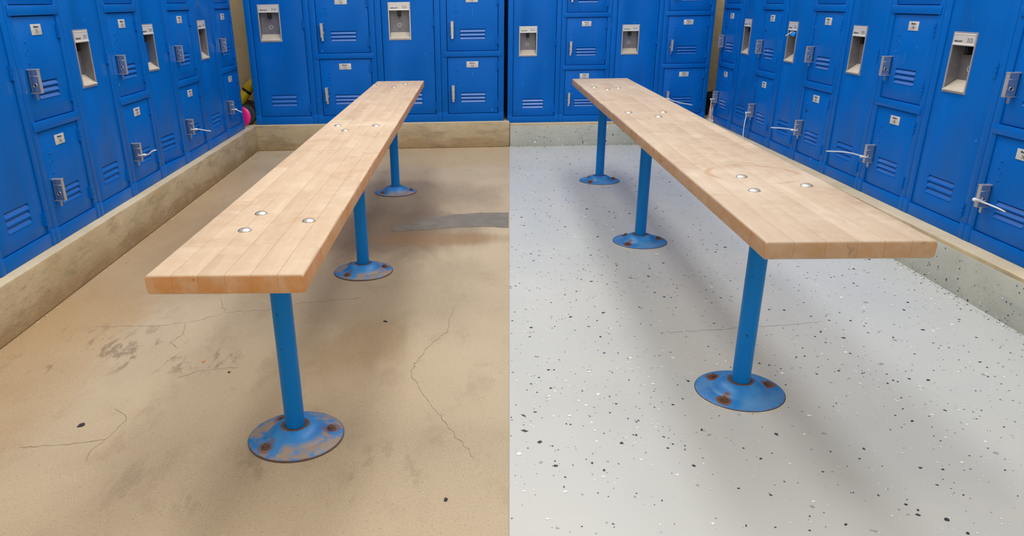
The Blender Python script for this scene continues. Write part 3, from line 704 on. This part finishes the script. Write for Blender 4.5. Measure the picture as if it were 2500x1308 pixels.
# crumpled bag in the left corner that carries the bottle
gb = tag(lump('cloth_bag', (.09, .075, .075), M['greybag'], None, (-1.40, 5.10, KL), .22, 2), 'crumpled grey brown bag in the left corner under the yellow bottle', 'bag')
bt = empty('bottle', (-1.350, 4.985, .312)); tag(bt, 'yellow plastic bottle with a black band leaning in the left corner', 'bottle')
bt.rotation_euler = (R(-10), R(37), 0); bt.scale = (1.05,)*3
put('shell', MB().lathe([(.012, -.052), (.024, -.05), (.0285, -.043), (.030, -.03), (.030, .02), (.0285, .024)], 28).mesh('shell', M['yellow']), bt)
put('band', MB().lathe([(.0292, .0235), (.0308, .025), (.0308, .037), (.0292, .0385)], 28).mesh('band', M['black']), bt)
put('cap', MB().lathe([(.0285, .038), (.030, .041), (.0285, .070), (.024, .095), (.015, .108), (.004, .111)], 28).mesh('cap', M['yellow']), bt)
# pink disc standing on edge, dark rimmed case behind it
pk = empty('plastic_disc', (-1.312, 4.722, KL), 0, (1.1,)*3); pk.rotation_euler = (R(-6), 0, R(-8)); tag(pk, 'bright pink plastic disc standing on edge in the left corner', 'disc')
put('disc', MB().lathe([(.010, .0105), (.040, .0085), (.0520, .0035), (.0545, 0), (.0540, -.003), (.0515, -.002), (.038, .0025), (.010, .0045)], 40, (0, 0, .0548), 'y').mesh('disc', M['pink']), pk)
put('hub', MB().lathe([(.013, .004), (.013, .013), (.010, .0145)], 20, (0, 0, .0548), 'y').mesh('hub', M['pink']), pk)
gc = empty('round_case', (-1.300, 4.805, KL)); gc.rotation_euler = (R(-5), 0, R(-6)); tag(gc, 'dark green round case behind the pink disc', 'case')
put('shell', MB().lathe([(.020, .020), (.045, .018), (.058, .010), (.060, 0), (.060, -.014), (.050, -.022), (.020, -.024)], 36, (0, 0, .0605), 'y').mesh('shell', M['darkgreen']), gc)
put('zip', MB().tube([(.0608*math.cos(2*math.pi*k/36), .001, .0605+.0608*math.sin(2*math.pi*k/36)) for k in range(36)], .0022, 6, closed=True).mesh('zip', M['black']), gc)
# black bag and sneaker in the right corner
tag(lump('gym_bag', (.085, .11, .078), M['blackcloth'], None, (1.665, 5.06, KR), .25, 7), 'black cloth bag slumped in the right corner behind the sneaker', 'bag')
sh = empty('sneaker', (1.600, 4.775, KR), R(-14)); tag(sh, 'pale mauve sneaker with white sole in the right corner', 'shoe')
def sneaker(parts):
    up, so = MB(), MB(); N = 16; rows = []
    prof = [(-.11, .020, .020), (-.10, .029, .042), (-.07, .034, .052), (-.03, .037, .058), (.02, .034, .068), (.06, .032, .080), (.10, .032, .088), (.125, .027, .084), (.135, .016, .06)]
    vs = []
    for (y, w, h) in prof:
        for k in range(N):
            a = math.pi*k/(N-1); vs.append((w*math.cos(a), y, .016 + (h-.016)*math.sin(a)**.8))
    fs = [(i*N+k, i*N+k+1, (i+1)*N+k+1, (i+1)*N+k) for i in range(len(prof)-1) for k in range(N-1)]
    fs += [(i*N, (i+1)*N, (i+1)*N+N-1, i*N+N-1) for i in range(len(prof)-1)] + [tuple(range(N-1, -1, -1)), tuple((len(prof)-1)*N+k for k in range(N))]
    up.add(vs, fs); pts = [(w+.003, y) for (y, w, h) in prof] + [(-w-.003, y) for (y, w, h) in reversed(prof)]
    n = len(pts); so.add([(x, y, 0) for x, y in pts] + [(x, y, .018) for x, y in pts], [tuple(range(n-1, -1, -1)), tuple(range(n, 2*n))] + [(i, (i+1) % n, (i+1) % n+n, i+n) for i in range(n)])
    put('upper', up.mesh('upper', M['shoe'], sharp=60), sh); put('sole', so.mesh('sole', M['shoewhite'], bevel=.003), sh)
    for k in range(4):
        y = -.055 + k*.022; h = .054 + k*.005
        put('lace', MB().tube([(-.022, y, h-.012), (-.010, y+.004, h), (.010, y-.002, h), (.022, y+.002, h-.012)], .0022, 6).mesh('lace', M['shoewhite']), sh)
sneaker(None)

# ------------------------------------------------------------------ scraps on the bare floor
M['scrapdark'] = plain('dark_scrap', lin(48, 44, 46), .8); M['scraporange'] = plain('orange_scrap', lin(214, 150, 100), .7)
for (x, y, s, mt, lab) in ((-.834, 1.445, .0085, 'scrapdark', 'dark scrap on the concrete left of the front flange'), (-.662, 1.756, .0065, 'scraporange', 'pale orange chip lying on the bare concrete'),
                     (-.031, 1.154, .006, 'scrapdark', 'dark pebble on the concrete near the edge of the coating'), (-.214, 1.997, .0065, 'scrapdark', 'dark scrap beside the front blue post of the warm bench'),
                     (-.578, 1.690, .004, 'scrapdark', 'tiny dark pebble left of the front blue post')):
    b = MB(); n = 7; top = []; r = random.Random(int(x*1000)); pts = [(s*(1.3 if k % 3 else .8)*math.cos(6.283*k/n)*r.uniform(.8, 1.2), s*.7*math.sin(6.283*k/n)*r.uniform(.7, 1.2)) for k in range(n)]
    o = put('floor_scrap', prism(pts, 0, .0022).mesh('floor_scrap', M[mt], bevel=.0006, seg=1), None, (x, y, .0002), (0, 0, r.random()*3)); tag(o, lab, 'scrap', 'scraps on the bare floor')
